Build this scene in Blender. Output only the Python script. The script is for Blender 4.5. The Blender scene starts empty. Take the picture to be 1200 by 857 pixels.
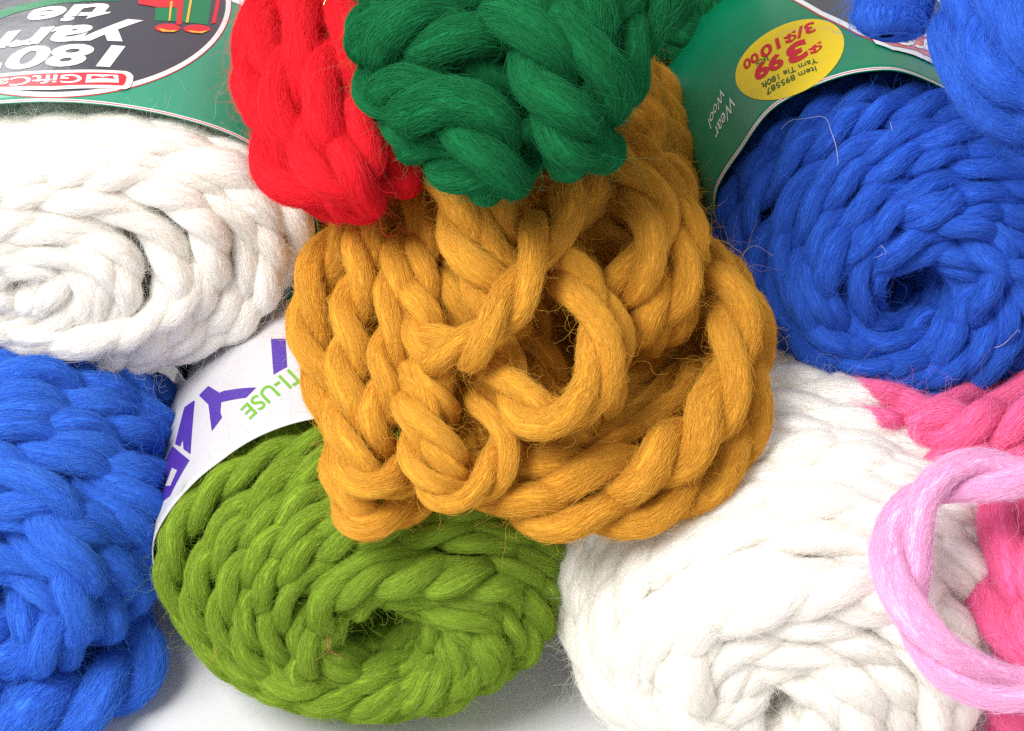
import bpy, bmesh, math
import numpy as np

SC = bpy.context.scene
COL = SC.collection
SC.unit_settings.scale_length = 0.01          # one unit is one centimetre
PI = math.pi
rng = np.random.default_rng(11)

# ------------------------------------------------------------------ camera
W, H = 1200.0, 857.0
PITCH = math.radians(45)
DIST = 60.0
SPAN = 28.0                                    # cm across the frame at the aim point
AIM = np.array([0.0, 0.0, 4.0])
NV = np.array([0, -math.cos(PITCH), math.sin(PITCH)])     # towards the camera
UP = np.array([0, math.sin(PITCH), math.cos(PITCH)])
RT = np.array([1.0, 0, 0])
CAM = AIM + NV * DIST
K = SPAN / W                                   # cm per photo pixel at the aim point
cd = bpy.data.cameras.new('camera'); cam = bpy.data.objects.new('camera', cd); COL.objects.link(cam)
cam.location = CAM; cam.rotation_euler = (PI / 2 - PITCH, 0, 0)
cd.sensor_fit = 'HORIZONTAL'; cd.angle_x = 2 * math.atan(SPAN / 2 / DIST)
cd.clip_start = 1; cd.clip_end = 2000
SC.camera = cam

def ray(px, py):
    return -NV * DIST + RT * (px - W / 2) * K - UP * (py - H / 2) * K
def U(px, py, w):                              # w: cm in front of the aim plane
    return CAM + ray(px, py) * (DIST - w) / DIST
def UZ(px, py, z):
    d = ray(px, py); return CAM + d * ((z - CAM[2]) / d[2])
def to_px(P):
    P = np.asarray(P, float) - CAM
    dep = -(P @ NV)
    return np.stack([W / 2 + (P @ RT) / dep * DIST / K, H / 2 - (P @ UP) / dep * DIST / K], -1)
def pw(w): return K * (DIST - w) / DIST

# ------------------------------------------------------------------ materials
def mat_new(name):
    m = bpy.data.materials.new(name); m.use_nodes = True
    nt = m.node_tree; b = nt.nodes['Principled BSDF']
    return m, nt, b
def setp(b, **kw):
    for k, v in kw.items():
        b.inputs[k.replace('_', ' ')].default_value = v

def mix_rgb(nt, a, b, fac_socket, blend='MIX'):
    n = nt.nodes.new('ShaderNodeMix'); n.data_type = 'RGBA'; n.blend_type = blend
    n.inputs[6].default_value = (*a, 1); n.inputs[7].default_value = (*b, 1)
    nt.links.new(fac_socket, n.inputs[0]); return n.outputs[2]

def yarn_mats(name, dark, light, hair=None, trans=0.25):
    m, nt, b = mat_new(name + ' wool')
    uv = nt.nodes.new('ShaderNodeUVMap'); uv.uv_map = 'UVMap'
    mp = nt.nodes.new('ShaderNodeMapping'); mp.inputs['Scale'].default_value = (40, 2.2, 1)
    nt.links.new(uv.outputs[0], mp.inputs[0])
    nz = nt.nodes.new('ShaderNodeTexNoise'); nz.inputs['Scale'].default_value = 1.0
    nz.inputs['Detail'].default_value = 5; nz.inputs['Distortion'].default_value = .4
    nt.links.new(mp.outputs[0], nz.inputs['Vector'])
    rp = nt.nodes.new('ShaderNodeMapRange'); rp.inputs[1].default_value = .3; rp.inputs[2].default_value = .7
    nt.links.new(nz.outputs['Fac'], rp.inputs[0])
    c = mix_rgb(nt, tuple(.6 * x + .4 * y for x, y in zip(dark, light)), light, rp.outputs[0]); nt.links.new(c, b.inputs['Base Color'])
    bp = nt.nodes.new('ShaderNodeBump'); bp.inputs['Strength'].default_value = .35; bp.inputs['Distance'].default_value = .03
    nt.links.new(nz.outputs['Fac'], bp.inputs['Height']); nt.links.new(bp.outputs[0], b.inputs['Normal'])
    setp(b, Roughness=1.0, Specular_IOR_Level=.0, Sheen_Weight=.25, Sheen_Roughness=.6)
    b.inputs['Sheen Tint'].default_value = (*light, 1)
    h, nt, b = mat_new(name + ' fibre')
    hi = nt.nodes.new('ShaderNodeHairInfo')
    hl = hair or light
    md = tuple(.6 * x + .4 * y for x, y in zip(dark, light))
    c = mix_rgb(nt, md, hl, hi.outputs['Random']); nt.links.new(c, b.inputs['Base Color'])
    setp(b, Roughness=.95, Specular_IOR_Level=.03)
    tr = nt.nodes.new('ShaderNodeBsdfTranslucent'); nt.links.new(c, tr.inputs[0])
    mx = nt.nodes.new('ShaderNodeMixShader'); mx.inputs[0].default_value = trans
    nt.links.new(b.outputs[0], mx.inputs[1]); nt.links.new(tr.outputs[0], mx.inputs[2])
    nt.links.new(mx.outputs[0], nt.nodes['Material Output'].inputs[0])
    return m, h

def paper(name, col, rough=.35, coat=.0, spec=.5):
    m, nt, b = mat_new(name)
    tc = nt.nodes.new('ShaderNodeTexCoord')
    nz = nt.nodes.new('ShaderNodeTexNoise'); nz.inputs['Scale'].default_value = 1.3; nz.inputs['Detail'].default_value = 6
    nt.links.new(tc.outputs['Object'], nz.inputs['Vector'])
    d = tuple(x * .9 for x in col)
    c = mix_rgb(nt, d, col, nz.outputs['Fac']); nt.links.new(c, b.inputs['Base Color'])
    bp = nt.nodes.new('ShaderNodeBump'); bp.inputs['Strength'].default_value = .25; bp.inputs['Distance'].default_value = .12
    nt.links.new(nz.outputs['Fac'], bp.inputs['Height']); nt.links.new(bp.outputs[0], b.inputs['Normal'])
    setp(b, Roughness=rough, Specular_IOR_Level=spec, Coat_Weight=coat, Coat_Roughness=.25)
    return m

# ------------------------------------------------------------------ objects
def tag(o, label=None, cat=None, group=None, kind=None):
    if label: o['label'] = label
    if cat: o['category'] = cat
    if group: o['group'] = group
    if kind: o['kind'] = kind
    return o
def thing(name, label, cat, loc, group=None):
    o = bpy.data.objects.new(name, None); COL.objects.link(o)
    o.empty_display_size = 1
    o.location = loc
    return tag(o, label, cat, group)
ORIG = {}
def link_mesh(name, me, parent=None):
    o = bpy.data.objects.new(name, me); COL.objects.link(o)
    if parent is not None:
        o.parent = parent
    return o
def root_loc(o):
    p = np.zeros(3)
    while o is not None:
        p = p + np.array(o.location); o = o.parent
    return p

def mesh_np(name, V, F4, mat, parent, uv=None, smooth=True):
    V = V - (root_loc(parent) if parent is not None else 0)
    me = bpy.data.meshes.new(name)
    n, m = len(V), len(F4)
    me.vertices.add(n); me.vertices.foreach_set('co', V.astype(np.float32).ravel())
    me.loops.add(m * 4); me.loops.foreach_set('vertex_index', F4.astype(np.int32).ravel())
    me.polygons.add(m)
    me.polygons.foreach_set('loop_start', np.arange(m, dtype=np.int32) * 4)
    me.polygons.foreach_set('loop_total', np.full(m, 4, np.int32))
    if uv is not None:
        l = me.uv_layers.new(name='UVMap'); l.data.foreach_set('uv', uv.astype(np.float32).ravel())
    me.update(calc_edges=True)
    me.polygons.foreach_set('use_smooth', np.ones(m, bool))
    me.validate()
    me.materials.append(mat)
    return link_mesh(name, me, parent)

def snoise(s, scale, amp=1.0):
    n = int((s[-1] - s[0]) / scale) + 4
    v = rng.normal(size=n + 1)
    x = (s - s[0]) / scale
    i = np.floor(x).astype(int); f = x - i; f = f * f * (3 - 2 * f)
    return amp * (v[i] * (1 - f) + v[i + 1] * f)

def resample(P, step):
    d = np.linalg.norm(np.diff(P, axis=0), axis=1); s = np.concatenate([[0], np.cumsum(d)])
    n = max(8, int(s[-1] / step) + 1)
    t = np.linspace(0, s[-1], n)
    return np.stack([np.interp(t, s, P[:, k]) for k in range(3)], -1), t
def catmull(C, n=24):
    C = np.asarray(C, float); C = np.vstack([2 * C[0] - C[1], C, 2 * C[-1] - C[-2]])
    out = []
    for i in range(1, len(C) - 2):
        t = np.linspace(0, 1, n, endpoint=False)[:, None]
        p0, p1, p2, p3 = C[i - 1:i + 3]
        out.append(.5 * (2 * p1 + (p2 - p0) * t + (2 * p0 - 5 * p1 + 4 * p2 - p3) * t ** 2 + (3 * p1 - p0 - 3 * p2 + p3) * t ** 3))
    return np.vstack(out + [C[-2:-1]])
def unit(v): return v / np.maximum(np.linalg.norm(v, axis=-1, keepdims=True), 1e-9)
def frames(P, n0=None):
    T = unit(np.gradient(P, axis=0))
    N = np.zeros_like(P)
    a = np.array(n0 if n0 is not None else NV) + np.array([.013, .021, .017])
    a = a - T[0] * (a @ T[0]); N[0] = a / np.linalg.norm(a)
    for i in range(1, len(P)):
        a = N[i - 1] - T[i] * (N[i - 1] @ T[i]); N[i] = a / max(np.linalg.norm(a), 1e-9)
    return T, N, np.cross(T, N)

# A rope: twisted plies around a path. Returns a list of plies (C, N, B, r, s)
def rope(P, R, pitch=4.0, nply=2, step=.11, taper=(0, 0), sq=.56, wob=.08):
    P, s = resample(P, step)
    T, N, B = frames(P)
    th0 = rng.uniform(0, 2 * PI)
    tw = -np.cumsum((1 + snoise(s, 3.5, .18))) * (s[1] - s[0]) / (pitch * R * 2) * 2 * PI
    thick = 1 + snoise(s, 2.2, wob)
    tp = np.ones_like(s)
    if taper[0]: tp *= np.clip(s / taper[0], .12, 1) ** .6
    if taper[1]: tp *= np.clip((s[-1] - s) / taper[1], .12, 1) ** .6
    out = []
    for k in range(nply):
        th = th0 + tw + k * 2 * PI / nply + snoise(s, 3, .28)
        r = R * sq * thick * tp * (1 + snoise(s, 1.3, .085))
        off = R * (1 - sq) * 1.12 * thick * tp
        C = P + (off * np.cos(th))[:, None] * N + (off * np.sin(th))[:, None] * B
        t2, n2, b2 = frames(C)
        out.append((C, n2, b2, r, s))
    return out

def plies_mesh(name, plies, mat, parent, seg=14):
    Vs, Fs, Us = [], [], []
    base = 0
    ang = np.linspace(0, 2 * PI, seg, endpoint=False)
    for C, N, B, r, s in plies:
        n = len(C)
        rr = r[:, None] * (1 + .035 * np.sin(3 * ang[None, :] + snoise(s, 2, 1.5)[:, None]) + rng.normal(0, .012, (n, seg)))
        V = C[:, None, :] + rr[..., None] * (np.cos(ang)[None, :, None] * N[:, None, :] + np.sin(ang)[None, :, None] * B[:, None, :])
        i = np.arange(n - 1)[:, None]; j = np.arange(seg)[None, :]; j2 = (j + 1) % seg
        F = np.stack([i * seg + j, i * seg + j2, (i + 1) * seg + j2, (i + 1) * seg + j], -1).reshape(-1, 4) + base
        u0 = np.broadcast_to(j / seg, (n - 1, seg)); u1 = np.broadcast_to((j + 1) / seg, (n - 1, seg))
        v0 = np.broadcast_to(s[:-1, None], (n - 1, seg)); v1 = np.broadcast_to(s[1:, None], (n - 1, seg))
        du = rng.uniform(0, 50)
        uv = np.stack([np.stack([u0, v0], -1), np.stack([u1, v0], -1), np.stack([u1, v1], -1), np.stack([u0, v1], -1)], -2) + du
        # caps as small collapsed rings
        Vs.append(V.reshape(-1, 3)); Fs.append(F); Us.append(uv.reshape(-1, 2)); base += n * seg
    return mesh_np(name, np.vstack(Vs), np.vstack(Fs), mat, parent, np.vstack(Us))

def curves_obj(name, pts_list, rad_list, mat, parent):
    sizes = np.concatenate([np.full(len(p), p.shape[1], np.int32) for p in pts_list])
    P = np.concatenate([p.reshape(-1, 3) for p in pts_list]) - root_loc(parent)
    R = np.concatenate([r.ravel() for r in rad_list])
    hc = bpy.data.hair_curves.new(name)
    hc.add_curves(sizes.tolist())
    hc.position_data.foreach_set('vector', P.astype(np.float32).ravel())
    a = hc.attributes.get('radius') or hc.attributes.new('radius', 'FLOAT', 'POINT')
    a.data.foreach_set('value', R.astype(np.float32))
    hc.materials.append(mat)
    o = bpy.data.objects.new(name, hc); COL.objects.link(o); o.parent = parent
    o['kind'] = 'stuff'
    return o

def lerp_at(A, x):
    i = np.clip(np.floor(x).astype(int), 0, len(A) - 2); f = x - i
    if A.ndim == 2: f = f[..., None]
    return A[i] * (1 - f) + A[i + 1] * f

def keep_view(P, Nr, margin=90, face=-.3):
    v = unit(CAM - P)
    q = to_px(P)
    return ((v * Nr).sum(-1) > face) & (q[:, 0] > -margin) & (q[:, 0] < W + margin) & (q[:, 1] > -margin) & (q[:, 1] < H + margin)

FR = .0044                                     # fibre radius, cm
def fuzz(plies, dens=70, length=(.5, 1.7), fly=1.6, lift=.26, curl=.8, flylen=(.25, 1.0), keep=None, fr=FR):
    dens = dens * 3.3; fly = fly * 9
    pts, rads = [], []
    for C, N, B, r, s in plies:
        st = s[1] - s[0]
        area = s[-1] * 2 * PI * r.mean()
        # fibres lying along the ply
        n = int(area * dens)
        x0 = rng.uniform(0, len(s) - 2, n); a0 = rng.uniform(0, 2 * PI, n)
        L = rng.uniform(*length, n) / st * rng.choice([-1, 1], n)
        c = lerp_at(C, x0); nr = np.cos(a0)[:, None] * lerp_at(N, x0) + np.sin(a0)[:, None] * lerp_at(B, x0)
        k = keep_view(c, nr)
        if keep is not None: k &= keep(c)
        x0, a0, L = x0[k], a0[k], L[k]; n = len(x0)
        if n:
            t = np.linspace(0, 1, 8)[None, :]
            x = np.clip(x0[:, None] + L[:, None] * t, 0, len(s) - 1.001)
            drift = rng.normal(0, .42, (n, 1)) * np.where(rng.random((n, 1)) < .25, 2.4, 1); wig = rng.normal(0, .2, (n, 1))
            a = a0[:, None] + drift * t * 1.4 + wig * np.sin(t * rng.uniform(3, 9, (n, 1)))
            lf = np.abs(rng.normal(0, .035, (n, 1))) + np.abs(rng.normal(0, lift, (n, 1))) * np.clip(t - .55, 0, 1) ** 2 * 4
            rr = lerp_at(r, x) * (1.0 + lf)
            Pp = lerp_at(C, x.ravel()).reshape(n, 8, 3) + rr[..., None] * (
                np.cos(a)[..., None] * lerp_at(N, x.ravel()).reshape(n, 8, 3) + np.sin(a)[..., None] * lerp_at(B, x.ravel()).reshape(n, 8, 3))
            pts.append(Pp)
            rads.append(fr * rng.uniform(.6, 1.25, (n, 1)) * np.array([.6, .9, 1, 1, 1, .9, .7, .25])[None, :])
        # fly-away fibres
        n = int(area * fly)
        x0 = rng.uniform(0, len(s) - 2, n); a0 = rng.uniform(0, 2 * PI, n)
        c = lerp_at(C, x0); nn, bb = lerp_at(N, x0), lerp_at(B, x0)
        nr = np.cos(a0)[:, None] * nn + np.sin(a0)[:, None] * bb
        k = keep_view(c, nr, face=-.6)
        if keep is not None: k &= keep(c)
        c, nr, nn, bb, x0 = c[k], nr[k], nn[k], bb[k], x0[k]; n = len(c)
        if n:
            tg = np.cross(nn, bb) * rng.choice([-1, 1], (n, 1))
            d = unit(nr * rng.uniform(.15, .8, (n, 1)) + tg + rng.normal(0, .3, (n, 3)))
            m = 14
            stp = (rng.uniform(*flylen, n) * rng.choice([.6, 1, 1, 1.8], n) / m)[:, None]
            p = c + nr * lerp_at(r, x0)[:, None] * .97
            Q = [p]
            bend = rng.normal(0, curl * .5, (n, 3))
            for q in range(m - 1):
                bend = bend * .75 + rng.normal(0, curl * .5, (n, 3))
                d = unit(d + bend); p = p + d * stp; Q.append(p)
            pts.append(np.stack(Q, 1)); rads.append(fr * .62 * rng.uniform(.6, 1.2, (n, 1)) * np.linspace(1, .5, m)[None, :])
    return pts, rads

def add_fuzz(parent, plies, mat, **kw):
    p, r = fuzz(plies, **kw)
    stray = STRAY.get(mat.name.replace(' fibre', ''))
    if p: curves_obj('fuzz', p, r, mat, parent)
    if stray and len(plies[0][0]) > 1500:
        p, r = fuzz(plies, dens=0, fly=.0028, flylen=(.8, 2.2), curl=.5, fr=.0075, keep=kw.get('keep'))
        if p: curves_obj('stray_fibre', p, r, STRAY_MAT[stray], parent)

# ------------------------------------------------------------------ wound skein body
class Skein:
    """A ball wound round an axis; its front end faces the camera side."""
    def __init__(s, cpx, cpy, w, a, c, Lf, Lb, alpha, yaw=0, roll=0, hole=.14, shift=(0, 0)):
        s.C = U(cpx, cpy, w); s.a, s.c, s.Lf, s.Lb = a, c, Lf, Lb
        al, yw, ro = map(math.radians, (alpha, yaw, roll))
        down = -UP * math.cos(yw) + RT * math.sin(yw)
        s.f = NV * math.cos(al) + down * math.sin(al)
        ex = np.cross(s.f, down * -1.0); ex = unit(ex)
        if ex @ RT < 0: ex = -ex
        ez = unit(np.cross(ex, s.f)); ez = ez if ez @ UP > 0 else -ez
        s.ex = ex * math.cos(ro) + ez * math.sin(ro); s.ez = -ex * math.sin(ro) + ez * math.cos(ro)
        h = hole
        prof = np.array([(h * .35, -.35 * Lf), (h * .6, .15 * Lf), (h * .85, .6 * Lf), (h * 1.35, .88 * Lf), (h + .2, .985 * Lf), (h + .36, .97 * Lf),
                         (.74, .78 * Lf), (.89, .48 * Lf), (.97, .18 * Lf), (1.0, -.08 * Lb), (.985, -.4 * Lb), (.86, -.75 * Lb), (.6, -.95 * Lb), (.3, -1.0 * Lb)])
        P3 = catmull(np.c_[prof, np.zeros(len(prof))], 20)
        sc = np.c_[P3[:, 0] * (a + c) / 2, P3[:, 1], P3[:, 2]]
        d = np.concatenate([[0], np.cumsum(np.linalg.norm(np.diff(sc, axis=0), axis=1))])
        s.sl = d; s.pr = P3[:, 0]; s.ph = P3[:, 1]; s.S = d[-1]; s.shift = shift
    def pt(s, u, phi):
        rho = np.interp(u, s.sl, s.pr); h = np.interp(u, s.sl, s.ph)
        sh = np.clip(1 - rho ** 2, 0, 1)
        return (s.C + (s.a * rho * np.cos(phi) + s.shift[0] * sh)[..., None] * s.ex
                + (s.c * rho * np.sin(phi) + s.shift[1] * sh)[..., None] * s.ez + h[..., None] * s.f)
    def nrm(s, u, phi):
        e = .05
        du = s.pt(np.minimum(u + e, s.S), phi) - s.pt(np.maximum(u - e, 0), phi)
        dp = s.pt(u, phi + .02) - s.pt(u, phi - .02)
        n = unit(np.cross(du, dp)); c = s.pt(np.full_like(u, s.S * .5), phi)
        # outward: away from the tube-like middle of the wall
        mid = s.C + ((s.a * .55) * np.cos(phi))[..., None] * s.ex + ((s.c * .55) * np.sin(phi))[..., None] * s.ez - s.f * (s.Lb * .15)
        sg = np.sign(((s.pt(u, phi) - mid) * n).sum(-1))
        return n * sg[..., None]
    def u_rim(s):
        i = np.argmax(s.pr); return s.sl[i]

def wind(sk, R, arcs=10, back=1.0, jitter=.4, depth=.32, pitch=3.6, gap=.8, direction=1, arc_tilt=(2.0, 5.0), nply=2, front_u=.3, band=False):
    """the yarn path: a spiral from the hole outwards and over the body, then arcs laid across it"""
    paths = []
    u_end = sk.S * back
    turns = (u_end - front_u) / (2 * R * gap)
    n = int(turns * 260)
    ph = np.linspace(0, turns * 2 * PI, n)
    u = front_u + (u_end - front_u) * np.linspace(0, 1, n)
    s_like = ph * 3.0
    per = np.sin(ph + rng.uniform(0, 6)) * .5 * R + np.sin(2 * ph + rng.uniform(0, 6)) * .3 * R
    u2 = np.clip(u + per + snoise(s_like, 5.0, jitter * R), .02, sk.S - .02)
    phi = direction * ph + rng.uniform(0, 6)
    nr = sk.nrm(u2, phi)
    dep = -R * (1.0 + np.abs(snoise(s_like, 4.0, depth)))
    if band:
        x = np.clip((u2 - (sk.u_rim() - 4.6 * R)) / (4.6 * R), 0, 1); dep = dep - R * 1.2 * x * x * (3 - 2 * x)
    paths.append(sk.pt(u2, phi) + nr * dep[:, None])
    return paths, [(0, 0)]

def lay_arcs(sk, R, arcs, u_rng, span=(1.4, 3.6), cross=(1.5, 4.5), sides=(0, 2 * PI), band=False):
    out = []
    for k in range(arcs):
        n = 120
        t = np.linspace(0, 1, n)
        sp = rng.uniform(*span) * rng.choice([-1, 1]); ph0 = rng.uniform(*sides)
        u0 = rng.uniform(*u_rng); cr = rng.uniform(*cross) * R * 2 * rng.choice([-1, 1])
        phi = ph0 + sp * (t - .5); u = np.clip(u0 + cr * (t - .5) + snoise(t * 10, 3, .3 * R), u_rng[0], min(sk.S - .1, sk.u_rim() - 3.2 * R) if band else sk.S - .1)
        nr = sk.nrm(u, phi)
        dep = R * ((-.7 if band else -.35) - 2.2 * (np.abs(2 * t - 1) ** 5) + rng.uniform(-.25, .1))
        out.append(sk.pt(u, phi) + nr * dep[:, None])
    return out

def core_mesh(sk, inset, mat, parent):
    u = np.linspace(.05, sk.S - .02, 60); p = np.linspace(0, 2 * PI, 64, endpoint=False)
    UU, PP = np.meshgrid(u, p, indexing='ij')
    P = sk.pt(UU.ravel(), PP.ravel()) - sk.nrm(UU.ravel(), PP.ravel()) * inset
    n, m = len(u), len(p)
    i = np.arange(n - 1)[:, None]; j = np.arange(m)[None, :]
    F = np.stack([i * m + j, i * m + (j + 1) % m, (i + 1) * m + (j + 1) % m, (i + 1) * m + j], -1).reshape(-1, 4)
    uv = np.stack([P[F.ravel()][:, 0] * .05, P[F.ravel()][:, 1]], -1)
    return mesh_np('core', P, F, mat, parent, uv)

# ------------------------------------------------------------------ paper band and printing on it
class Band:
    def __init__(s, sk, length, px=(), t0=0.0, h0=0.0, grow=.965, flare=0.0):
        s.sk = sk; s.len = length
        ang = np.linspace(-PI, PI, 721)
        base = np.full_like(ang, grow)
        if len(px):
            th, rt = [], []
            for (x, y) in px:
                d = ray(x, y); pl = sk.C + sk.f * h0
                P = CAM + d * (((pl - CAM) @ sk.f) / (d @ sk.f)) - pl
                lx, lz = P @ sk.ex / sk.a, P @ sk.ez / sk.c
                th.append(math.atan2(-lx, lz)); rt.append(math.hypot(lx, lz))
            o = np.argsort(th); th = np.array(th)[o]; rt = np.array(rt)[o]
            inside = (ang >= th[0]) & (ang <= th[-1])
            v = np.interp(ang, th, rt)
            fade = .5
            lo = np.clip((ang - (th[0] - fade)) / fade, 0, 1); hi = np.clip(((th[-1] + fade) - ang) / fade, 0, 1)
            wgt = np.where(inside, 1, np.where(ang < th[0], lo, hi)); base = base * (1 - wgt) + v * wgt
        kw = np.exp(-.5 * (np.arange(-12, 13) / 5.0) ** 2); kw /= kw.sum()
        base = np.convolve(np.r_[base[-13:-1], base, base[1:13]], kw, 'valid')
        s.ang = ang
        s.rim = sk.C + sk.f * h0 + (-sk.a * base * np.sin(ang))[:, None] * sk.ex + (sk.c * base * np.cos(ang))[:, None] * sk.ez
        d = np.linalg.norm(np.diff(s.rim, axis=0), axis=1); s.ul = np.concatenate([[0], np.cumsum(d)])
        T = unit(np.gradient(s.rim, axis=0)); s.no = unit(np.cross(T, sk.f))
        c = s.rim.mean(0)
        sg = np.sign(((s.rim - c) * s.no).sum(-1)); s.no *= sg[:, None]
        s.flare = flare
    def pt(s, u, t, off=0.0):
        P = np.stack([np.interp(u, s.ul, s.rim[:, k]) for k in range(3)], -1)
        N = unit(np.stack([np.interp(u, s.ul, s.no[:, k]) for k in range(3)], -1))
        b = np.sin(np.clip(t / s.len, 0, 1) * PI) * s.flare
        return P - s.sk.f * np.asarray(t)[..., None] + N * (np.asarray(off) + b)[..., None]
    def mesh(s, mat, parent, name='label_band'):
        u = np.linspace(0, s.ul[-1], 361); t = np.linspace(0, s.len, 25)
        UU, TT = np.meshgrid(u, t, indexing='ij')
        P = s.pt(UU.ravel(), TT.ravel()); n, m = len(u), len(t)
        i = np.arange(n - 1)[:, None]; j = np.arange(m - 1)[None, :]
        F = np.stack([i * m + j, i * m + j + 1, (i + 1) * m + j + 1, (i + 1) * m + j], -1).reshape(-1, 4)
        o = mesh_np(name, P, F, mat, parent)
        md = o.modifiers.new('thickness', 'SOLIDIFY'); md.thickness = .03; md.offset = 0
        s.obj = o
        return o
    def find(s, px, py):
        if not hasattr(s, 'grid'):
            u = np.linspace(0, s.ul[-1], 900); t = np.linspace(-1, s.len + 6, 200)
            UU, TT = np.meshgrid(u, t, indexing='ij'); P = s.pt(UU.ravel(), TT.ravel())
            N = unit(np.stack([np.interp(UU.ravel(), s.ul, s.no[:, k]) for k in range(3)], -1))
            vis = ((CAM - P) * N).sum(-1) > 0
            s.grid = (to_px(P), vis, UU.ravel(), TT.ravel())
        q, vis, uu, tt = s.grid
        d = ((q - np.array([px, py])) ** 2).sum(-1) + np.where(vis, 0, 1e9)
        i = np.argmin(d); x = np.array([uu[i], tt[i]])
        f = lambda a: to_px(s.pt(np.array([a[0]]), np.array([a[1]])))[0]
        for _ in range(3):
            p = f(x); e = .02
            J = np.stack([(f(x + [e, 0]) - p) / e, (f(x + [0, e]) - p) / e], 1)
            if abs(np.linalg.det(J)) < 30: break
            dx = np.linalg.solve(J, np.array([px, py]) - p)
            if np.abs(dx).max() > .6: break
            x = x + dx
        return x
    def frame(s, o, x, y, sx=1.0, sy=1.0):
        """map print coordinates to the band: o, x, y are photo points of (0,0), (sx,0), (0,sy)"""
        a, b, c = s.find(*o), s.find(*x), s.find(*y)
        return a, (b - a) / sx, (c - a) / sy
    def print_tris(s, name, V2, F, fr, off, mat, maxe=.15):
        bm = bmesh.new()
        a, ex, ey = fr
        vs = [bm.verts.new((a[0] + ex[0] * x + ey[0] * y, a[1] + ex[1] * x + ey[1] * y, 0)) for x, y in V2]
        for f in F:
            try: bm.faces.new([vs[i] for i in f])
            except ValueError: pass
        bmesh.ops.triangulate(bm, faces=bm.faces[:])
        for _ in range(6):
            e = [e for e in bm.edges if e.calc_length() > maxe]
            if not e: break
            bmesh.ops.subdivide_edges(bm, edges=e, cuts=1)
            bmesh.ops.triangulate(bm, faces=bm.faces[:])
        uv = np.array([(v.co.x, v.co.y) for v in bm.verts])
        P = s.pt(uv[:, 0], uv[:, 1], np.full(len(uv), off + .015)) - root_loc(s.obj)
        for v, p in zip(bm.verts, P): v.co = p
        bm.normal_update()
        # face outwards
        nn = s.no.mean(0)
        me = bpy.data.meshes.new(name); bm.to_mesh(me); bm.free()
        me.materials.append(mat)
        me.polygons.foreach_set('use_smooth', np.ones(len(me.polygons), bool))
        return link_mesh(name, me, s.obj)
    def poly(s, name, pts, fr, off, mat, maxe=.15):
        return s.print_tris(name, pts, [list(range(len(pts)))], fr, off, mat, maxe)
    def polys(s, name, plist, fr, off, mat, maxe=.15):
        V, F = [], []
        for p in plist:
            F.append(list(range(len(V), len(V) + len(p)))); V += list(p)
        return s.print_tris(name, V, F, fr, off, mat, maxe)
    def ring(s, name, pts, width, fr, off, mat):
        pts = np.array(pts); c = pts.mean(0)
        T = np.roll(pts, -1, 0) - np.roll(pts, 1, 0); Nn = unit(np.stack([T[:, 1], -T[:, 0]], -1))
        Nn *= np.sign(((pts - c) * Nn).sum(-1))[:, None]
        o = pts + Nn * width; n = len(pts)
        V = [tuple(p) for p in pts] + [tuple(p) for p in o]
        F = [(i, (i + 1) % n, n + (i + 1) % n, n + i) for i in range(n)]
        return s.print_tris(name, V, F, fr, off, mat)
    def stripe(s, name, t0, t1, off, mat, parent=None):
        u = np.linspace(0, s.ul[-1], 361)
        A = s.pt(u, np.full_like(u, t0), np.full_like(u, off + .015)); B = s.pt(u, np.full_like(u, t1), np.full_like(u, off + .015))
        n = len(u); V = np.vstack([A, B]); i = np.arange(n - 1)
        return mesh_np(name, V, np.stack([i, i + 1, n + i + 1, n + i], -1), mat, s.obj)
    def text(s, name, txt, fr, off, mat, size=1.0, weight=0.0, shear=0.0, sx=1.0, maxe=.25, spacing=1.0):
        V, F = text_mesh(txt, size, weight, shear, spacing)
        return s.print_tris(name, [(x * sx, y) for x, y in V], F, fr, off, mat, maxe)

def text_mesh(txt, size=1.0, weight=0.0, shear=0.0, spacing=1.0):
    cu = bpy.data.curves.new('print', 'FONT'); cu.body = txt; cu.size = size; cu.offset = weight; cu.shear = shear
    cu.space_character = spacing; cu.resolution_u = 4; cu.fill_mode = 'FRONT'
    o = bpy.data.objects.new('print', cu); COL.objects.link(o)
    dg = bpy.context.evaluated_depsgraph_get()
    me = bpy.data.meshes.new_from_object(o.evaluated_get(dg))
    V = [(v.co.x, v.co.y) for v in me.vertices]; F = [list(p.vertices) for p in me.polygons]
    bpy.data.objects.remove(o); bpy.data.curves.remove(cu); bpy.data.meshes.remove(me)
    return V, F
def ellipse(cx, cy, rx, ry, n=72, a0=0, a1=2 * PI):
    return [(cx + rx * math.cos(a0 + (a1 - a0) * i / n), cy + ry * math.sin(a0 + (a1 - a0) * i / n)) for i in range(n)]
def rrect(x0, y0, x1, y1, r, n=6):
    out = []
    for cx, cy, a in ((x1 - r, y1 - r, 0), (x0 + r, y1 - r, PI / 2), (x0 + r, y0 + r, PI), (x1 - r, y0 + r, 1.5 * PI)):
        out += [(cx + r * math.cos(a + PI / 2 * i / n), cy + r * math.sin(a + PI / 2 * i / n)) for i in range(n + 1)]
    return out

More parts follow.
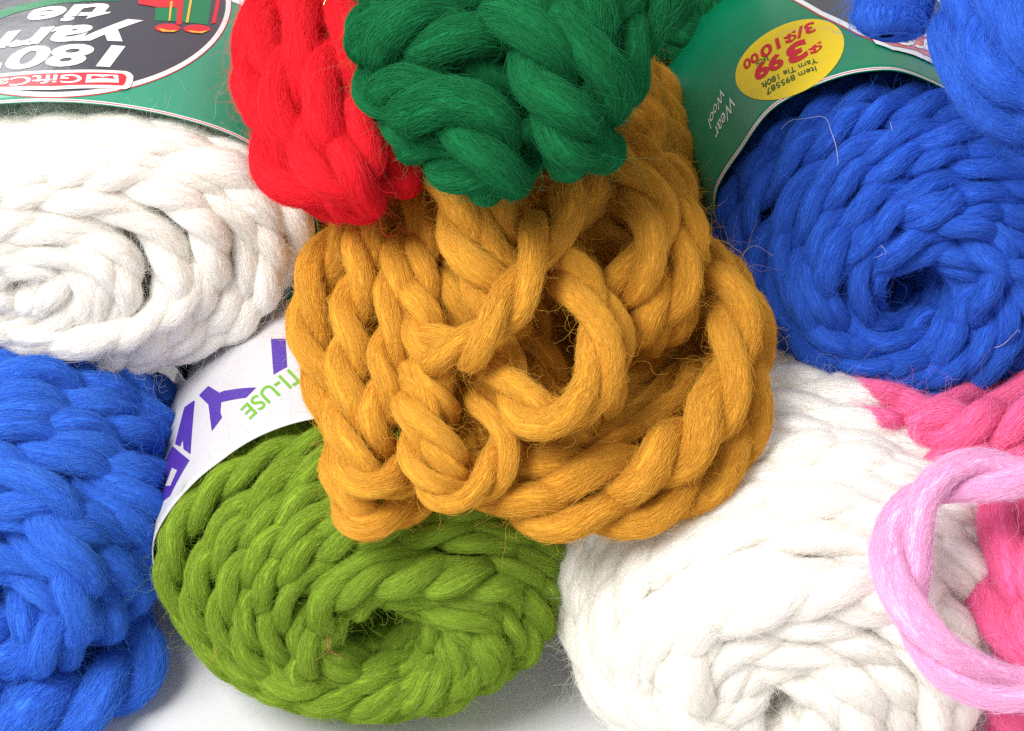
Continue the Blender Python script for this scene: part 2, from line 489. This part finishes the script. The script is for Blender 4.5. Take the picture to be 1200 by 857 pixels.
# ------------------------------------------------------------------ colours
M = {}
M['must'] = yarn_mats('mustard', (.58, .27, .024), (.79, .435, .053), (.85, .51, .085))
M['olive'] = yarn_mats('olive green', (.19, .31, .022), (.29, .43, .042), (.36, .51, .07))
M['blue'] = yarn_mats('royal blue', (.030, .125, .58), (.055, .215, .82), (.10, .31, .88))
M['blue2'] = yarn_mats('deep blue', (.022, .098, .52), (.044, .165, .74), (.078, .24, .83))
M['red'] = yarn_mats('red', (.66, .010, .018), (.87, .022, .04), (.92, .045, .065))
M['green'] = yarn_mats('dark green', (.005, .105, .030), (.013, .18, .06), (.025, .25, .09))
M['white'] = yarn_mats('white', (.93, .90, .85), (.975, .958, .92), (.975, .962, .93), trans=.58)
M['hot'] = yarn_mats('hot pink', (.90, .10, .31), (.97, .22, .49), (.975, .34, .59))
M['light'] = yarn_mats('light pink', (.93, .51, .74), (.97, .63, .85), (.98, .69, .88), trans=.45)

STRAY = {'royal blue': 'pink', 'deep blue': 'pale', 'olive green': 'pink', 'white': 'grey', 'mustard': 'pink'}
STRAY_MAT = {}
for k_, c_ in (('pink', (.75, .10, .16)), ('pale', (.80, .74, .70)), ('grey', (.35, .38, .33))):
    m_, n_, b_ = mat_new(k_ + ' stray fibre'); setp(b_, Base_Color=(*c_, 1), Roughness=.7); STRAY_MAT[k_] = m_

def skein_yarn(root, sk, R, key, arcs=10, arc_u=(1.2, 5.0), pitch=3.0, back=.93, dens=60, fly=1.4, seg=14, fuzz_back=None, cross=(1.2, 3.4), extra=(), band=False, sq=.56, **kw):
    paths, _ = wind(sk, R, pitch=pitch, back=back, band=band, **kw)
    pl = []
    for p in paths: pl += rope(p, R, pitch, sq=sq)
    for p in lay_arcs(sk, R, arcs, arc_u, cross=cross, band=band): pl += rope(p, R * 1.03, pitch, sq=sq)
    for p in extra: pl += rope(p, R, pitch)
    o = plies_mesh('winding', pl, M[key][0], root, seg)
    lim = fuzz_back
    keep = (lambda c: ((c - sk.C) @ sk.f) > -lim) if lim is not None else None
    add_fuzz(o, pl, M[key][1], dens=dens, fly=fly, keep=keep)
    core_mesh(sk, R * (3.4 if band else 1.9), M[key][0], root)
    return o

def strand(root, name, pts, dpx, key, pitch=2.6, dens=70, fly=2.0, nply=2, z=False, taper=(.3, .3), lift=.26, sq=.57, wob=.09, **kw):
    P = np.array([UZ(*p) if z else U(*p) for p in pts])
    wm = np.mean([(Q - AIM) @ NV for Q in P])
    q = to_px(P); ext = []
    for e, n_ in ((0, 1), (-1, -2)):
        off = not (0 < q[e][0] < W and 0 < q[e][1] < H)
        d_ = unit((P[e] - P[n_])[None, :])[0]
        x_, y_ = q[e]; out = UP * ((y_ < 0) * 1.0 - (y_ > H)) + RT * ((x_ > W) * 1.0 - (x_ < 0))
        d_ = unit((d_ * .5 + out)[None, :])[0]
        t_ = P[e] + d_ * 3.5 + np.array([0, 0, -1.0]); t2 = P[e] + d_ * 6.0 + np.array([0, 0, -3.0])
        ext.append([np.array([v[0], v[1], max(v[2], 1.0)]) for v in (t_, t2)] if off else [])
    P = np.array(ext[0][::-1] + list(P) + ext[1])
    R = dpx / 2 * pw(wm)
    P = catmull(P)
    pl = rope(P, R, pitch, nply=nply, taper=taper, sq=sq, wob=wob)
    o = plies_mesh(name, pl, M[key][0], root, 18)
    add_fuzz(o, pl, M[key][1], dens=dens, fly=fly, lift=lift, **kw)
    return o, pl

def base_of(px, py, w):
    p = U(px, py, w).copy(); p[2] = max(0.0, p[2] - 4); return p

# ------------------------------------------------------------------ the white table
m, nt, b = mat_new('white laminate')
tc = nt.nodes.new('ShaderNodeTexCoord'); nz = nt.nodes.new('ShaderNodeTexNoise'); nz.inputs['Scale'].default_value = .35; nz.inputs['Detail'].default_value = 5
nt.links.new(tc.outputs['Object'], nz.inputs['Vector'])
c = mix_rgb(nt, (.66, .66, .672), (.72, .72, .728), nz.outputs['Fac']); nt.links.new(c, b.inputs['Base Color'])
setp(b, Roughness=.45, Specular_IOR_Level=.35)
bm = bmesh.new()
bmesh.ops.create_cube(bm, size=1)
for v in bm.verts: v.co = (v.co.x * 240, v.co.y * 200 + 20, v.co.z * 3 - 1.5)
me = bpy.data.meshes.new('tabletop'); bm.to_mesh(me); bm.free(); me.materials.append(m)
tag(link_mesh('tabletop', me), kind='structure')

# ------------------------------------------------------------------ olive green skein with white band
P_white = paper('white label paper', (.63, .615, .64), .45, spec=.3)
P_purple = paper('purple print', (.085, .035, .36), .4)
P_lime = paper('lime print', (.16, .45, .03), .4)
sk = Skein(438, 654, 5.4, 5.58, 4.38, 3.0, 7.0, 36, yaw=5, roll=-3, hole=.18, shift=(.2, -.5))
r = thing('yarn_skein', 'olive green yarn skein with a white paper band, lying on the white table', 'yarn', base_of(430, 654, 5.4), 'wound skeins in the heap')
skein_yarn(r, sk, .42, 'olive', arcs=9, arc_u=(2.6, 5), band=True, fuzz_back=1.5, direction=-1, pitch=3.2)
bd = Band(sk, 6.5, [(180, 634), (197, 602), (217, 577), (257, 542), (298, 514), (340, 497), (385, 488), (450, 484)], flare=.05)
bd.mesh(P_white, r)
fr = bd.frame((352, 438), (268, 513), (364, 452), 1, .2)
bd.text('small_lettering', 'TI-USE', bd.frame((345, 430), (272, 492), (360, 446), 3.35, .72), .01, P_lime, weight=.012)
# purple letters: own outlines given as photo points found on the band
def on_band(b, plist):
    return [[tuple(b.find(*p)) for p in q] for q in plist]
IDF = (np.zeros(2), np.array([1., 0]), np.array([0, 1.]))
bd.polys('large_lettering', on_band(bd, [
    [(234, 464), (245, 453), (258, 461), (262, 459), (301, 455), (289, 467), (260, 472), (259, 484), (261, 490), (249, 506), (245, 475)],
    [(228, 470), (217, 478), (206, 521), (212, 524), (215, 516), (216, 527), (224, 533), (229, 471)],
    [(203, 523), (223, 540), (200, 582), (192, 588), (188, 560)],
    [(318, 398), (335, 398), (337, 431), (321, 440)]]), IDF, .01, P_purple)
bd.polys('letter_counter', on_band(bd, [[(203, 549), (209, 552), (201, 570), (195, 570)]]), IDF, .02, P_white)

# ------------------------------------------------------------------ royal blue skein, lower left
P_green = paper('green label card', (.001, .20, .09), .42, coat=.0, spec=.22)
sk = Skein(-12, 612, 4.6, 4.75, 4.5, 2.6, 6.5, 34, yaw=-12, hole=.15, shift=(.3, -.9))
r = thing('yarn_skein', 'bright blue yarn skein at the left edge with a thick rope end on the table', 'yarn', base_of(-12, 606, 4.6), 'wound skeins in the heap')
skein_yarn(r, sk, .60, 'blue', arcs=6, arc_u=(1.5, 6), fuzz_back=6.0, fly=2.0, pitch=2.8)
P_dark = paper('shade-dark label card', (.008, .018, .014), .9, spec=.05)  # near-black band colour stands in for shade in the gap behind the skein
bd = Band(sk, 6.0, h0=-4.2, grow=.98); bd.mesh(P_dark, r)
strand(r, 'loose_end', [(-80, 830, 1.0), (0, 812, 1.0), (70, 785, 1.0), (122, 755, 1.0), (130, 700, 1.2)], 74, 'blue', z=True, fly=2.5)
strand(r, 'loose_end', [(-70, 880, 1.0), (30, 850, 1.0), (100, 820, 1.05), (150, 788, 1.1), (162, 750, 1.3), (125, 705, 1.5), (80, 680, 1.3)], 78, 'blue', z=True, fly=2.5)

# ------------------------------------------------------------------ white skein, lower right
sk = Skein(920, 718, 6.3, 5.75, 5.0, 3.4, 8.6, 38, yaw=-8, roll=0, hole=.10, shift=(-.2, -.6))
r = thing('yarn_skein', 'cream white yarn skein without a band, in the lower right beneath the light pink rope', 'yarn', base_of(915, 715, 6.3), 'wound skeins in the heap')
skein_yarn(r, sk, .58, 'white', sq=.76, gap=.8, dens=30, arcs=8, arc_u=(1.5, 8), fuzz_back=7, fly=2.2, direction=-1)

# ------------------------------------------------------------------ white skein with green label, upper left
sk = Skein(88, 289, 5.2, 6.3, 4.2, 1.9, 6.5, 40, yaw=4, roll=0, hole=.05, shift=(-1.3, -.1))
r = thing('yarn_skein', 'white yarn skein with a pale green printed label band and dark oval emblem', 'yarn', base_of(92, 281, 5.2), 'wound skeins in the heap')
skein_yarn(r, sk, .48, 'white', sq=.76, gap=.7, dens=30, arcs=9, arc_u=(1.2, 4.5), band=True, fuzz_back=1.5, fly=2.4)
bd = Band(sk, 6.0, [(-60, 128), (0, 122), (75, 120), (150, 127), (210, 139), (275, 160)], flare=.08)
P_tl = paper('green label card sheen', (.012, .30, .17), .45, coat=1.0)
bd.mesh(P_tl, r)
P_slate = paper('slate print', (.045, .042, .06), .25, coat=.5)
P_ink_w = paper('white print', (.82, .82, .82), .3)
P_ink_r = paper('red print', (.62, .02, .035), .3)
P_dkgr = paper('green gift print', (.01, .20, .08), .3)
P_gold = paper('gold ribbon print', (.75, .45, .05), .3)
bd.stripe('edge_stripe', 0, .11, .004, P_ink_w)
bd.stripe('edge_line', .035, .065, .008, P_ink_r)

# ------------------------------------------------------------------ blue skein with green label and price sticker, right
sk = Skein(1062, 288, 5.0, 5.1, 4.45, 2.4, 8.0, 26, yaw=10, roll=-12, hole=.16, shift=(0, -.7))
r = thing('yarn_skein', 'deep blue yarn skein with dark green label band and yellow oval price sticker', 'yarn', base_of(1062, 278, 5.0), 'wound skeins in the heap')
skein_yarn(r, sk, .45, 'blue2', arcs=6, arc_u=(2.6, 5), band=True, fuzz_back=1.2, fly=1.2, direction=-1)
br = Band(sk, 10.5, [(852, 330), (844, 275), (838, 226), (870, 176), (905, 127), (950, 103), (1000, 86), (1050, 82), (1095, 99), (1130, 118)], flare=.05)
br.mesh(P_green, r)
br.stripe('edge_stripe', 0, .19, .004, P_ink_w)
br.stripe('edge_line', .07, .12, .008, P_ink_r)
def fit(b, name, txt, o, x, y, mat, off=.02, weight=0.0, shear=0.0):
    V, F = text_mesh(txt, 1.0, weight, shear)
    V = np.array(V); lo, hi = V.min(0), V.max(0); V = (V - lo) / (hi - lo)
    return b.print_tris(name, [tuple(v) for v in V], F, b.frame(o, x, y), off, mat)
def px_poly(b, name, plist, mat, off):
    return b.polys(name, on_band(b, plist), IDF, off, mat)

# printing on the pale green label
def oval(cx, cy, rx, ry, top):
    return [(x, max(y, top)) for x, y in ellipse(cx, cy, rx, ry, 120)]
px_poly(bd, 'emblem_border', [oval(60, 5, 211, 111, -36)], P_ink_r, .012)
px_poly(bd, 'emblem_border', [oval(60, 5, 210, 110, -36)], P_ink_w, .018)
px_poly(bd, 'emblem', [oval(60, 5, 204, 104.5, -35)], P_slate, .024)
px_poly(bd, 'gift_picture', [[(184, -12), (249, -12), (243, 31), (181, 26)]], P_dkgr, .032)
px_poly(bd, 'gift_picture', [[(158, -12), (215, -12), (212, 11), (186, 11), (162, 7)], [(254, -4), (258, -2), (252, 29), (247, 30)],
    ellipse(196, 35, 15, 5, 24), ellipse(230, 36, 16, 5, 24),
    [(209, -12), (216, -12), (212, 31), (206, 31)]], P_ink_r, .040)
px_poly(bd, 'gift_picture', [[(199, 4), (202, 4), (199, 27), (197, 27)], [(222, 0), (225, 0), (220, 29), (217, 29)], [(184, 35), (196, 38), (208, 38), (203, 40), (190, 39.5)], [(219, 38), (233, 39.5), (244, 38), (236, 41.5), (224, 40.5)]], P_gold, .048)
px_poly(bd, 'gift_picture', [[(-20, 22), (20, 8), (70, 0), (140, -2), (140, 3), (70, 6), (22, 16), (-20, 32)]], P_dkgr, .032)
WT = .022
fit(bd, 'large_lettering', "180'", (147, 56), (-12, 62), (143, 83), P_ink_w, .036, WT * 1.6, .2)
fit(bd, 'large_lettering', 'yarn', (168, 26), (-22, 37), (157, 52), P_ink_w, .036, WT * 1.6, .2)
fit(bd, 'large_lettering', 'tie', (132, 6), (35, 13), (128, 25), P_ink_w, .036, WT * 1.6, .2)
px_poly(bd, 'red_tag_border', [[(148, 86), (153, 88), (156, 92), (155, 99), (152, 105), (147, 107), (60, 108), (-60, 117), (-60, 95), (0, 89), (70, 85)]], P_ink_w, .044)
px_poly(bd, 'red_tag', [[(143, 89), (146, 90), (148, 93), (147, 98), (145, 102), (142, 103), (60, 104), (-60, 112), (-60, 99), (0, 93), (70, 88.5)]], P_ink_r, .052)
px_poly(bd, 'tag_icon', [[(138, 91), (139, 100), (100, 100), (102, 90.5)]], P_ink_w, .060)
px_poly(bd, 'tag_icon_bow', [[(132, 92), (134, 96), (120, 94.5), (106, 96), (108, 92), (120, 93.5)]], P_ink_r, .068)
fit(bd, 'tag_lettering', 'GiftCa', (97, 90.5), (-4, 96), (95, 100.5), P_ink_w, .060, .014)

# printing on the dark green label
P_yel = paper('yellow sticker paper', (.84, .60, .012), .5, spec=.12)
P_red2 = paper('matte red print', (.66, .015, .03), .5, spec=.1)
P_dgi = paper('dark green ink', (.01, .09, .03), .5, spec=.1)
st = [(926 + 60 * math.cos(a) + 20 * math.sin(a), 71 - 32 * math.cos(a) + 35 * math.sin(a)) for a in np.linspace(0, 2 * PI, 90, endpoint=False)]
px_poly(br, 'price_sticker', [st], P_yel, .014)
fit(br, 'sticker_lettering', '$', (961, 47), (946, 55), (965, 59), P_red2, .028, .03)
fit(br, 'sticker_lettering', '3', (943, 46), (920, 58), (949, 67), P_red2, .028, .05)
fit(br, 'sticker_lettering', '99', (916, 62), (883, 80), (920, 79), P_red2, .028, .045)
fit(br, 'sticker_lettering', '3/$10', (953, 25), (890, 57), (957, 38), P_red2, .028, .03)
fit(br, 'sticker_lettering', '00', (888, 62), (871, 74), (891, 72), P_red2, .028, .03)
fit(br, 'sticker_lettering', 'EACH', (900, 67), (886, 74), (902, 72), P_dgi, .028, .01)
fit(br, 'sticker_lettering', 'Yarn Tie 180ft', (957, 69.5), (893, 99.5), (959, 75.5), P_dgi, .028, .008)
fit(br, 'sticker_lettering', 'Item 895587', (956, 79), (898, 106.5), (958, 85), P_dgi, .028, .008)
fit(br, 'script_lettering', 'Wear', (856, 115), (835, 158), (864, 121), P_ink_w, .016, .0, .6)
fit(br, 'script_lettering', 'Wool', (845, 106), (828, 148), (851, 110), P_ink_w, .016, .0, .6)
px_poly(br, 'emblem_border', [[(905, -22), (926, 0), (960, 20), (1004, 42), (1035, 56), (1100, 60), (1100, -22)]], P_ink_r, .010)
px_poly(br, 'emblem_border', [[(908, -22), (928, 0), (961, 19), (1005, 41), (1036, 55), (1100, 59), (1100, -22)]], P_ink_w, .020)
px_poly(br, 'emblem', [[(914, -22), (934, -2), (964, 15), (1006, 35), (1038, 48), (1100, 50), (1100, -22)]], paper('slate print matte', (.05, .047, .055), .45), .030)
px_poly(br, 'red_tag_border', [[(1020, 46), (1026, 54), (1045, 61), (1070, 67), (1110, 84), (1110, 40), (1040, 36)]], P_ink_w, .044)
px_poly(br, 'red_tag', [[(1026, 46), (1030, 51), (1046, 57), (1072, 62), (1110, 77), (1110, 42), (1042, 39)]], P_ink_r, .058)
fit(br, 'tag_lettering', 're', (1088, 49), (1050, 43), (1086, 63), P_ink_w, .072, .02)
fit(br, 'large_lettering', 't', (1082, 22), (1060, 17), (1080, 40), P_ink_w, .044, .03)
BANDS = (bd, br)

# ------------------------------------------------------------------ mustard loops
r = thing('yarn_hank', 'mustard yellow yarn unwound into loose loops at the centre of the heap', 'yarn', base_of(620, 420, 7), 'loose hanks in the heap')
mk = Skein(680, 295, 2.2, 2.8, 4.6, 3.0, 6.0, 30, yaw=-10, hole=.12)
skein_yarn(r, mk, .62, 'must', arcs=6, arc_u=(1.5, 5), dens=45)
for q in ((505, 370, 5.2, 3.3, 3.6, 1.8, 5.0), (770, 470, 4.2, 2.6, 2.2, 1.6, 4.0)):
    fk = Skein(*q, 30, hole=.1)
    skein_yarn(r, fk, .62, 'must', arcs=2, arc_u=(1.5, 4), dens=40)
for d, pts in [
    (52, [(450, 215, 7.2), (415, 255, 8), (374, 320, 8.4), (361, 375, 8.6), (370, 430, 8.8), (392, 478, 8.9), (402, 530, 8.8)]),
    (54, [(470, 205, 7.5), (440, 250, 8.9), (422, 310, 9.7), (412, 370, 10.0), (409, 430, 10.2), (407, 485, 10.4), (411, 535, 10.8), (425, 562, 11.0), (447, 570, 11.0), (470, 560, 10.7), (486, 535, 10.0), (494, 490, 9.2)]),
    (48, [(398, 500, 8.8), (400, 560, 9.6), (414, 600, 10.0), (437, 612, 10.1), (464, 602, 9.9), (496, 575, 9.2), (520, 540, 8.4)]),
    (48, [(470, 200, 7.2), (448, 245, 8.4), (446, 310, 9.0), (440, 370, 9.0), (432, 430, 8.6)]),
    (46, [(510, 210, 8), (482, 270, 9.4), (464, 345, 10.2), (452, 425, 10.6), (445, 490, 10.7), (443, 535, 10.0), (450, 570, 9.0)]),
    (42, [(520, 215, 8), (497, 275, 9.6), (492, 345, 10.4), (500, 415, 10.9), (512, 465, 10.8), (520, 510, 10.0)]),
    (46, [(490, 400, 9.6), (482, 460, 10.8), (487, 525, 11.3), (506, 570, 11.5), (537, 582, 11.5), (570, 568, 11.4), (588, 530, 11.2), (583, 490, 10.9), (562, 455, 10.4), (545, 430, 9.6)]),
    (44, [(478, 440, 10.2), (492, 480, 11.3), (513, 515, 11.5), (532, 548, 11.2), (540, 575, 10.2)]),
    (44, [(520, 360, 9.0), (540, 420, 9.2), (550, 480, 9.3), (552, 540, 9.4)]),
    (56, [(500, 175, 9), (518, 215, 10.3), (535, 262, 11.0), (556, 308, 11.3), (582, 350, 11.0), (598, 395, 10)]),
    (52, [(590, 195, 9.4), (577, 238, 10.6), (583, 275, 10.9), (597, 318, 10.7), (605, 360, 10)]),
    (48, [(515, 300, 9.0), (530, 345, 9.9), (540, 395, 10.0), (530, 440, 9.6)]),
    (62, [(700, 200, 8.6), (668, 240, 10.2), (636, 280, 11.4), (612, 325, 12.1), (596, 362, 12.3), (570, 393, 12.4), (543, 412, 12.0), (517, 412, 11.2), (500, 392, 10)]),
    (60, [(625, 300, 10.0), (662, 318, 11.0), (690, 352, 11.5), (703, 400, 11.8), (698, 448, 12.0), (668, 480, 12.1), (630, 486, 12.1), (602, 462, 11.8), (585, 430, 11.2), (578, 395, 10.2)]),
    (46, [(640, 290, 9), (684, 325, 10.4), (715, 375, 10.9), (724, 420, 10.9), (708, 468, 10.4), (680, 500, 9.6)]),
    (54, [(690, 170, 7), (729, 202, 9.4), (764, 248, 10.4), (762, 294, 10.7), (730, 338, 10.4), (695, 352, 9)]),
    (56, [(740, 175, 7), (782, 230, 9), (803, 280, 9.9), (794, 328, 10.1), (758, 368, 9.9), (718, 388, 8.8)]),
    (44, [(785, 190, 6), (803, 250, 8), (808, 305, 8.9), (800, 352, 9.2), (772, 392, 9.1), (736, 404, 8.4), (700, 405, 7.6)]),
    (58, [(820, 300, 6.2), (862, 350, 7.8), (883, 405, 8.5), (883, 465, 8.9), (861, 528, 9.2), (815, 571, 9.5), (752, 597, 10.0), (682, 603, 10.3), (618, 593, 10.5), (575, 570, 10.1), (545, 535, 9)]),
    (58, [(810, 290, 7.2), (848, 338, 9.0), (861, 390, 9.6), (853, 450, 10.0), (824, 500, 10.2), (778, 537, 10.4), (712, 558, 10.5), (645, 556, 10.3), (600, 535, 9.6), (570, 505, 8.6)]),
    (50, [(830, 420, 7.4), (808, 468, 8.8), (770, 488, 9.4), (725, 505, 9.6), (665, 520, 9.8), (620, 524, 9.4), (590, 510, 8.6)]),
    (58, [(868, 385, 5.8), (835, 440, 6.6), (775, 462, 7.2), (710, 485, 7.6), (650, 505, 7.8), (600, 500, 7.4)]),
    (56, [(800, 405, 5.4), (755, 432, 6.2), (700, 455, 6.6), (645, 468, 6.8)]),
    (56, [(805, 335, 5), (792, 385, 6), (745, 420, 6.8), (700, 430, 6.8)]),
    (54, [(838, 320, 5.0), (826, 375, 5.8), (806, 430, 6.2), (760, 470, 6.2)]),
    (54, [(600, 330, 8.2), (622, 385, 8.8), (640, 440, 9.0), (655, 480, 8.4)]),
    (50, [(790, 515, 8.4), (735, 535, 9.0), (670, 540, 9.2), (610, 550, 9.0)]),
    (52, [(650, 200, 7), (645, 250, 9), (655, 300, 9.4), (690, 340, 9.2)]),
    (54, [(735, 60, .5), (752, 120, 2.2), (755, 170, 3.8), (735, 210, 5.2)]),
    (50, [(765, 90, -.5), (780, 150, 1.8), (790, 205, 3.4), (798, 260, 4.6)]),
]:
    strand(r, 'loop', pts, d, 'must', fly=2.2, pitch=3.0)

# ------------------------------------------------------------------ red hank
r = thing('yarn_hank', 'bright red yarn hank with sparse gold glitter thread, beside the dark green yarn', 'yarn', base_of(390, 120, 9), 'loose hanks in the heap')
rk = Skein(395, 70, 7.0, 2.5, 3.0, 2.4, 6.0, 30, hole=.1)
skein_yarn(r, rk, .72, 'red', arcs=3, arc_u=(1.5, 4), dens=45)
RED = []
for d, pts in [
    (72, [(350, -50, 8.4), (322, 25, 9.5), (310, 85, 10), (310, 145, 10.4), (330, 192, 10.6), (370, 215, 10.6), (415, 222, 10)]),
    (72, [(405, -50, 9.4), (368, 25, 11), (345, 85, 11.6), (333, 135, 11.6), (350, 178, 11.2), (380, 190, 10.6)]),
    (74, [(450, -40, 9.4), (415, 45, 11.4), (390, 105, 12.1), (372, 155, 12.3), (388, 198, 12.2), (418, 222, 11.4), (436, 215, 10.6)]),
    (66, [(415, 95, 10.2), (432, 145, 11.3), (455, 178, 11.2), (480, 188, 10.8), (470, 205, 10)]),
    (62, [(392, 120, 11.6), (412, 165, 12.6), (424, 198, 12.7), (422, 226, 11.8), (405, 232, 10.8)]),
    (70, [(405, 185, 6), (388, 240, 3.6), (378, 300, 2.2), (378, 350, 1.2)]),
    (70, [(345, -80, 5), (313, 10, 6.2), (312, 80, 6.8), (322, 150, 7)]),
    (70, [(470, -30, 9), (450, 60, 10.6), (440, 120, 11), (450, 160, 10.5)])]:
    o, pl = strand(r, 'strand', pts, d, 'red', fly=2.0)
    RED.append((o, pl))

gm, nt, b = mat_new('gold metallic thread')
setp(b, Base_Color=(.95, .62, .22, 1), Metallic=1.0, Roughness=.25)
for so, pl in RED:
    C, N, B, rr, s_ = pl[0]
    xs = np.arange(4, len(s_) - 5, .25); q = xs * .12
    aa = rng.uniform(0, 6) + snoise(q, 1.2, 1.1)
    ht = 1.0 + .05 * np.clip(snoise(q, .35, 1.0) - .35, -1, 1.4)
    Q = lerp_at(C, xs) + (lerp_at(rr, xs) * ht)[:, None] * (np.cos(aa)[:, None] * lerp_at(N, xs) + np.sin(aa)[:, None] * lerp_at(B, xs))
    T_, N_, B_ = frames(Q)
    plies_mesh('metallic_thread', [(Q, N_, B_, np.full(len(Q), .016), q)], gm, so, 5)

# ------------------------------------------------------------------ dark green hank
r = thing('yarn_hank', 'dark green yarn hank hanging over the mustard loops at the top of the heap', 'yarn', base_of(580, 100, 12), 'loose hanks in the heap')
for cx, cy, w0, a, c in ((500, 60, 10.6, 2.3, 2.4), (645, 50, 11, 1.7, 2.4), (785, -5, -3.0, 1.9, 3.6)):  # third body is an added filler so the gap there reads as dark shade
    gk = Skein(cx, cy, w0, a, c, 2.0, 6.0, 30, hole=.1)
    skein_yarn(r, gk, .72, 'green', arcs=3, arc_u=(1.5, 4), dens=45)
for d, pts in [
    (74, [(486, -50, 12), (447, 15, 13), (440, 75, 13.6), (455, 122, 13.9), (490, 148, 14), (530, 155, 13.8)]),
    (74, [(440, 60, 13.5), (472, 42, 14.8), (520, 36, 15), (562, 52, 14.8), (595, 95, 14), (612, 150, 13)]),
    (86, [(455, 105, 13.8), (485, 115, 14.9), (525, 125, 15.3), (562, 150, 15.4), (588, 192, 14.8), (580, 215, 13.5)]),
    (74, [(485, 150, 13.2), (520, 182, 14.1), (562, 198, 14.2), (600, 185, 13.9), (610, 150, 12.8)]),
    (82, [(555, -60, 14.2), (612, 20, 15.5), (645, 95, 15.5), (668, 155, 15), (680, 185, 13.6)]),
    (82, [(640, -60, 14.2), (675, 20, 15.2), (696, 95, 15), (698, 145, 14.4), (688, 180, 13)]),
    (74, [(725, -60, 13.2), (748, 20, 14), (728, 80, 13.9), (708, 130, 13.2)]),
    (72, [(480, -30, 13.6), (580, -12, 14.6), (680, 0, 14.6), (760, 12, 13.6), (790, -20, 12)])]:
    strand(r, 'strand', pts, d, 'green', fly=2.2, pitch=2.3)

# ------------------------------------------------------------------ blue hank, upper right corner
r = thing('yarn_hank', 'blue yarn hank hanging into the upper right corner, over the green label', 'yarn', base_of(1160, 60, 9), 'loose hanks in the heap')
for d, pts, tp in [
    (78, [(1160, -60, 9.6), (1132, 20, 11), (1130, 75, 11.5), (1150, 122, 11.5), (1195, 150, 11.2), (1270, 165, 10.6)], (0, 0)),
    (74, [(1190, -60, 10.6), (1168, 15, 12), (1165, 70, 12.2), (1190, 112, 12.2), (1260, 130, 12)], (0, 0)),
    (74, [(1250, -40, 11.6), (1205, 20, 12.8), (1200, 60, 13), (1230, 95, 12.8), (1290, 100, 12)], (0, 0)),
    (76, [(1056, -60, 9.8), (1050, -10, 10.2), (1042, 30, 10.4), (1040, 42, 10.4)], (0, .25))]:
    if tp[1]: strand(r, 'cut_end', pts, d, 'blue2', fly=5, flylen=(.5, 1.7), taper=(0, .2), nply=1, sq=.92, lift=.6)
    else: strand(r, 'strand', pts, d, 'blue2', fly=2.2)

# ------------------------------------------------------------------ hot pink hank
r = thing('yarn_hank', 'hot pink yarn hank tucked under the deep blue skein at the right edge', 'yarn', base_of(1130, 560, 3), 'loose hanks in the heap')
pk = Skein(1215, 660, 3.2, 3.0, 4.6, 3.2, 6.0, 30, hole=.1)
skein_yarn(r, pk, .75, 'hot', arcs=5, arc_u=(1.5, 4), dens=45)
for d, pts in [
    (58, [(985, 395, 2.0), (1008, 438, 4.4), (1038, 474, 5.9), (1085, 497, 6.8), (1140, 503, 7.3), (1260, 484, 7)]),
    (58, [(870, 405, 1.0), (925, 440, 3.6), (985, 468, 6.0), (1070, 480, 6.4), (1150, 470, 5.2), (1260, 450, 5)]),
    (60, [(915, 440, 2.4), (965, 474, 5.4), (1022, 506, 7.0), (1072, 524, 6.7), (1130, 540, 7.4), (1260, 530, 6.5)]),
    (72, [(1260, 550, 7), (1195, 585, 8.2), (1175, 650, 8.6), (1178, 715, 8.6), (1205, 775, 8.4), (1270, 800, 8)]),
    (66, [(1270, 620, 8.5), (1222, 660, 9.2), (1215, 720, 9.2), (1250, 770, 9)]),
    (60, [(1140, 540, 6.2), (1128, 600, 6.9), (1148, 680, 7.2), (1178, 770, 7.2), (1190, 860, 6.6)]),
    (60, [(1100, 540, 3.2), (1100, 620, 3.4), (1130, 700, 3.6)])]:
    strand(r, 'strand', pts, d, 'hot', fly=2.2)

# ------------------------------------------------------------------ light pink rope
P = [(1280, 545, 10.4), (1195, 556, 11.0), (1125, 560, 11.2), (1075, 588, 11.3), (1056, 640, 11.5), (1062, 702, 11.9), (1092, 758, 12.2), (1140, 795, 12.2), (1200, 808, 12.0), (1290, 795, 11.6)]
r = thing('yarn_rope', 'single light pink yarn strand curving in a loop over the white skein', 'yarn', base_of(1070, 680, 11))
strand(r, 'strand', P, 61, 'light', pitch=5.0, fly=2.4, sq=.57, wob=.08)

# ------------------------------------------------------------------ light
def area(name, loc, to, size, power, col=(1, 1, 1), sy=None):
    l = bpy.data.lights.new(name, 'AREA'); l.energy = power; l.color = col; l.shape = 'RECTANGLE'
    l.size = size; l.size_y = sy or size
    o = bpy.data.objects.new(name, l); COL.objects.link(o); o.location = loc
    from mathutils import Vector
    o.rotation_euler = (Vector(to) - Vector(loc)).to_track_quat('-Z', 'Y').to_euler()
    return o
area('softbox', (-50, -42, 108), (0, 0, 5), 50, 192000, (1, .98, .95))
area('back_softbox', (-55, 105, 85), (-6, 10, 6), 50, 40000, sy=50)
wd = bpy.data.worlds.new('World'); SC.world = wd; wd.use_nodes = True
wd.node_tree.nodes['Background'].inputs[0].default_value = (1, 1, 1, 1)
wd.node_tree.nodes['Background'].inputs[1].default_value = .63

SC.view_settings.view_transform = 'Standard'; SC.view_settings.look = 'None'
SC.view_settings.exposure = 0; SC.view_settings.gamma = 1
cy = SC.cycles
cy.max_bounces = 7; cy.diffuse_bounces = 6; cy.glossy_bounces = 3; cy.transmission_bounces = 4; cy.transparent_max_bounces = 8
cy.use_denoising = False
